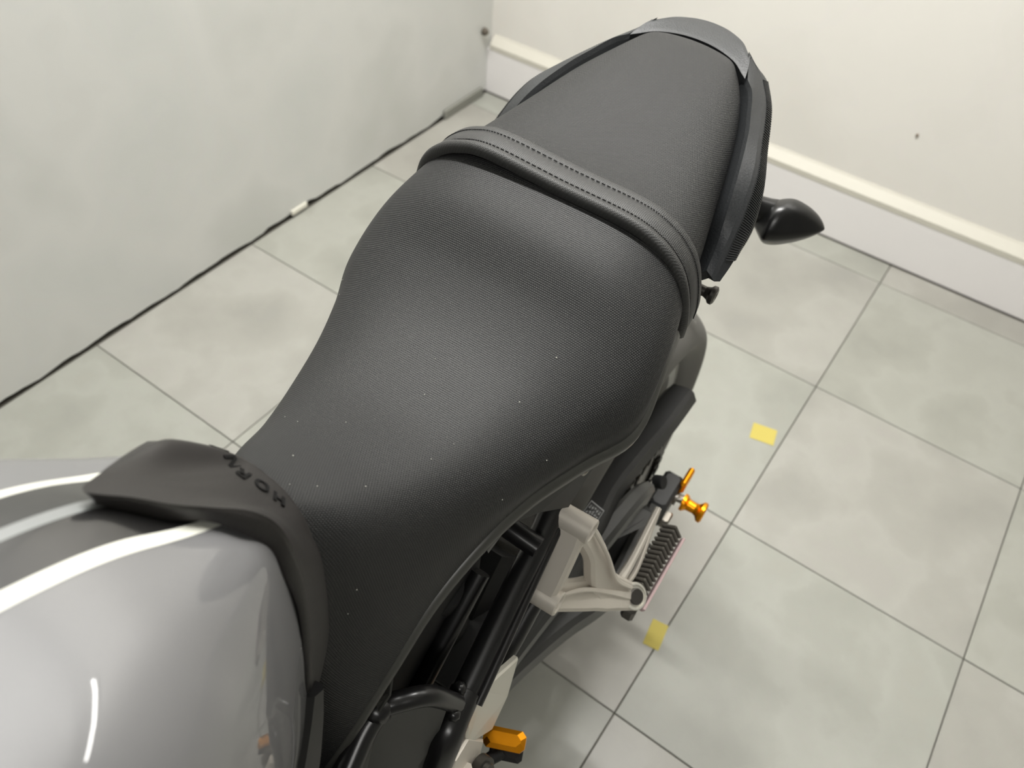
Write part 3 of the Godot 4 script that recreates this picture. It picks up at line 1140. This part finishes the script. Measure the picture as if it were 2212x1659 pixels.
	put(st, "rear_sprocket", M.dark_steel, b)
	st = begin()
	var run := []
	for k in 34:
		var a := PI * 0.46 + PI * 1.02 * k / 33.0
		run.append(ax + P(.094, .104 * sin(a), .104 * cos(a)))
	var links := []
	links.append_array(run)
	for k in 30:
		links.append((run[33] as Vector3).lerp(P(.055, .30, .52), (k + 1) / 30.0))
	for k in 30:
		links.push_front((run[0] as Vector3).lerp(P(.05, .41, .52), (k + 1) / 30.0))
	for k in links.size() - 1:
		var d: Vector3 = links[k + 1] - links[k]
		var c: Vector3 = (links[k] + links[k + 1]) / 2
		var off := .0095 if k % 2 == 0 else .0065
		var bs := Basis.looking_at(d.normalized(), Vector3(1, 0, 0))
		for w in [-1, 1]:
			add_box(st, c + P(off * w, 0, 0), Vector3(.013, .0022, d.length() * 1.25), .0008, bs)
		add_tube(st, [links[k] - P(.006, 0, 0), links[k] + P(.006, 0, 0)], [.0045], 8, 1)
	put(st, "drive_chain", M.chain_steel, b).set_meta("kind", "stuff")
	# chain guard: flat top with a turned-down outer lip
	st = begin()
	var rows := []
	for q in [[-.045, .080, .107, .457], [.02, .072, .105, .460], [.08, .060, .099, .460], [.14, .045, .096, .460], [.19, .035, .102, .462], [.28, .03, .103, .464], [.32, .02, .085, .462], [.42, .01, .075, .465]]:
		var s: float = q[0]
		rows.append([P(q[1] - .008, q[3] - .025, s), P(q[1], q[3] - .004, s), P(q[2] - .006, q[3] + .001, s), P(q[2], q[3] - .002, s), P(q[2] + .006, q[3] - .018, s - .004), P(q[2] + .0035, q[3] - .019, s - .004), P(q[2] - .003, q[3] - .007, s), P(q[1] + .003, q[3] - .010, s)])
	add_loops(st, rows, 41, true)
	var cg := put(st, "chain_guard", M.guard_black, b)
	cg.set_meta("label", "black plastic chain guard over the swing arm")
	# printed labels
	label_plate(cg, [P(.080, .4660, .172), P(.0975, .4655, .175), P(.0985, .4665, .266), P(.079, .4670, .264)], 5)
	# rear shock body seen through the frame
	st = begin()
	add_tube(st, [P(.03, .60, .40), P(.02, .40, .36)], [.03], 20, 1)
	put(st, "rear_shock", M.deep_black, b)
	st = begin()
	add_tube(st, [P(.098, .53, .335), P(.098, .50, .375), P(.092, .46, .42)], [.010], 12, 6)
	put(st, "frame_brace", M.frame_paint, b)


func label_plate(parent: Node3D, c: Array, lines: int) -> void:
	var im := Image.create(256, 128, false, Image.FORMAT_RGBA8)
	im.fill(Color(0.03, 0.03, 0.035))
	var r := RandomNumberGenerator.new()
	r.seed = 9
	im.fill_rect(Rect2i(0, 0, 256, 4), Color(.7, .7, .7))
	im.fill_rect(Rect2i(0, 124, 256, 4), Color(.7, .7, .7))
	im.fill_rect(Rect2i(0, 0, 4, 128), Color(.7, .7, .7))
	im.fill_rect(Rect2i(252, 0, 4, 128), Color(.7, .7, .7))
	for k in lines:
		var x := 12
		while x < 226:
			var w := r.randi_range(6, 16)
			var y := 16 + k * 22
			im.fill_rect(Rect2i(x, y, w, 3), Color(.75, .75, .75))
			im.fill_rect(Rect2i(x + r.randi_range(0, w), y - 5, 3, 14), Color(.75, .75, .75))
			im.fill_rect(Rect2i(x, y + 7, r.randi_range(3, w), 3), Color(.75, .75, .75))
			x += w + (4 if r.randf() > .25 else 11)
	var m := mat("warning_print", Color(1, 1, 1), 0.4)
	m.albedo_texture = ImageTexture.create_from_image(im)
	var st := begin()
	var g := []
	for i in 2:
		g.append([c[0].lerp(c[3], i), c[1].lerp(c[2], i)])
	st.set_smooth_group(1)
	var up := Vector3(0, .0008, 0)
	var uvs := [Vector2(0, 0), Vector2(0, 1), Vector2(1, 1), Vector2(1, 0)]
	for k in [0, 1, 2, 0, 2, 3]:
		st.set_uv(uvs[k])
		st.add_vertex(c[k] + up)
	put(st, "warning_label", m, parent)


# ------------------------------------------------------------------ footrests
func footrests(b: Node3D) -> void:
	var A := P(.106, .630, .303)
	var B := P(.108, .570, .343)
	var V := P(.163, .455, .240)
	var J := P(.140, .505, .272)
	var st := begin()
	var out := Vector3(1, .05, 0)
	# mounting bar with two bosses
	add_beam(st, [A, A.lerp(B, .25), A.lerp(B, .75), B], [Vector2(.018, .022), Vector2(.018, .024), Vector2(.018, .024), Vector2(.018, .022)], out, .003, 6)
	for p in [A, B]:
		add_lathe(st, [Vector2(.0112, -.015), Vector2(.0112, .0150), Vector2(.0104, .0160), Vector2(.0082, .0160), Vector2(.0076, .0150), Vector2(.0074, .0112), Vector2(0, .0112)], p, out, 28, false)
	# arms running out to the hinge
	add_beam(st, [A + P(.004, -.006, -.002), A.lerp(J, .45) + P(.002, -.002, -.006), J, V], [Vector2(.022, .014), Vector2(.024, .013), Vector2(.036, .014), Vector2(.026, .015)], Vector3(.55, .8, .15), .003, 8)
	add_beam(st, [B + P(.004, -.004, -.004), B.lerp(J, .5) + P(.003, -.006, .0), J + P(.002, -.006, .004), V + P(0, -.002, 0)], [Vector2(.026, .014), Vector2(.029, .013), Vector2(.034, .014), Vector2(.026, .016)], Vector3(.55, .8, .15), .003, 8)
	# upright rib with a slot, standing back from the hinge
	add_beam(st, [P(.148, .468, .238), P(.149, .478, .215), P(.146, .498, .160)], [Vector2(.009, .020), Vector2(.007, .018), Vector2(.006, .013)], Vector3(.2, .8, .6), .0025, 6)
	add_beam(st, [P(.155, .455, .232), P(.156, .464, .210), P(.147, .494, .162)], [Vector2(.006, .008), Vector2(.005, .008), Vector2(.005, .007)], Vector3(.2, .8, .6), .002, 6)
	var rise := Vector3(.55, .8, .15).normalized()
	add_beam(st, [B + P(.010, .000, -.006) + rise * .004, B.lerp(J, .5) + P(.004, .002, -.002) + rise * .0066, J + P(.003, -.004, .003) + rise * .0072, V + rise * .0078], [Vector2(.003, .003), Vector2(.004, .004), Vector2(.005, .004), Vector2(.009, .003)], rise, .001, 6)
	add_beam(st, [A + P(.010, -.006, -.007) + rise * .004, A.lerp(J, .5) + P(.008, .000, -.009) + rise * .006, J + P(.004, .002, -.010) + rise * .0072, V.lerp(J, .3) + P(.002, .0, -.008) + rise * .007], [Vector2(.003, .003), Vector2(.004, .004), Vector2(.005, .004), Vector2(.004, .003)], rise, .001, 6)
	var br := put(st, "footrest_bracket", M.cast_alloy, b)
	br.set_meta("label", "cast alloy pillion footrest bracket")
	for p in [A, B]:
		st = begin()
		add_lathe(st, [Vector2(0, .0118), Vector2(.003, .0118), Vector2(.003, .0132), Vector2(.0056, .0132), Vector2(.006, .011)], p, out, 16, false)
		put(st, "bolt", M.steel, br)
	st = begin()
	add_lathe(st, [Vector2(0, .0142), Vector2(.0072, .0142), Vector2(.0082, .0132), Vector2(.0082, .008)], V, Vector3(.55, .8, .15), 24, false)
	put(st, "hinge_pin", M.dark_steel, br)
	st = begin()
	add_lathe(st, [Vector2(0, .0108), Vector2(.0112, .0108), Vector2(.0112, .0124), Vector2(.0128, .0124), Vector2(.0138, .011), Vector2(.0138, -.004), Vector2(0, -.004)], V, Vector3(.55, .8, .15), 24, false)
	put(st, "hinge_eye", M.bright_alloy, br)
	# folded pillion footrest
	st = begin()
	add_beam(st, [P(.166, .440, .232), P(.1665, .447, .20), P(.167, .452, .150)], [Vector2(.016, .016), Vector2(.014, .014), Vector2(.012, .012)], Vector3(.7, .7, 0), .003, 6)
	add_box(st, P(.170, .435, .243), Vector3(.014, .022, .014), .003)
	var fr := put(st, "pillion_footrest", M.dark_steel, b)
	fr.set_meta("label", "folded pillion footrest with ribbed rubber")
	st = begin()
	for k in 14:
		var c := P(.1665, .446, .222).lerp(P(.167, .456, .148), k / 13.0)
		add_box(st, c, Vector3(.018, .018, .0036), .001, Basis(Vector3(0, 0, 1), .6))
	put(st, "footrest_rubber", M.rubber, fr)
	st = begin()
	add_beam(st, [P(.181, .436, .236), P(.181, .450, .146)], [Vector2(.003, .010)], Vector3(.3, 1, 0), .001, 2)
	put(st, "footrest_edge", M.reflector, fr)
	# rider's heel guard and footrest hanger
	st = begin()
	add_plate(st, [P(.1155, .532, .3855), P(.1095, .562, .434), P(.114, .562, .462), P(.119, .53, .468), P(.124, .48, .432), P(.1215, .495, .405)], Vector3(.9, .42, .1), .006, .0018)
	var hg := put(st, "heel_guard", M.bright_alloy, b)
	hg.set_meta("label", "bright alloy heel guard of the rider footrest")
	st = begin()
	add_plate(st, [P(.118, .540, .464), P(.119, .545, .485), P(.124, .52, .50), P(.131, .47, .50), P(.129, .46, .46), P(.124, .49, .445)], Vector3(.9, .42, .1), .008, .002)
	add_beam(st, [P(.124, .51, .478), P(.134, .49, .485), P(.14, .46, .50)], [Vector2(.012, .014)], Vector3(0, .3, 1), .003, 4)
	put(st, "footrest_hanger", M.cast_alloy, b)
	st = begin()
	add_lathe(st, [Vector2(0, .012), Vector2(.006, .012), Vector2(.0065, .008), Vector2(.010, .008), Vector2(.010, 0)], P(.130, .485, .462), Vector3(.9, .42, .1), 16, false)
	put(st, "bolt", M.dark_steel, hg)
	# gold gear pedal tip
	st = begin()
	var tip := Basis.looking_at(Vector3(.92, .12, -.35).normalized(), Vector3(.1, 1, .2))
	add_box(st, P(.134, .452, .424), Vector3(.018, .013, .038), .004, tip)
	var gp := put(st, "gear_pedal", M.gold, b)
	gp.set_meta("label", "gold gear pedal tip")
	st = begin()
	add_tube(st, [P(.138, .442, .430), P(.130, .438, .444), P(.122, .44, .475)], [.006], 10, 4)
	add_box(st, P(.140, .441, .429), Vector3(.015, .009, .030), .003, tip)
	put(st, "pedal_rod", M.deep_black, gp)
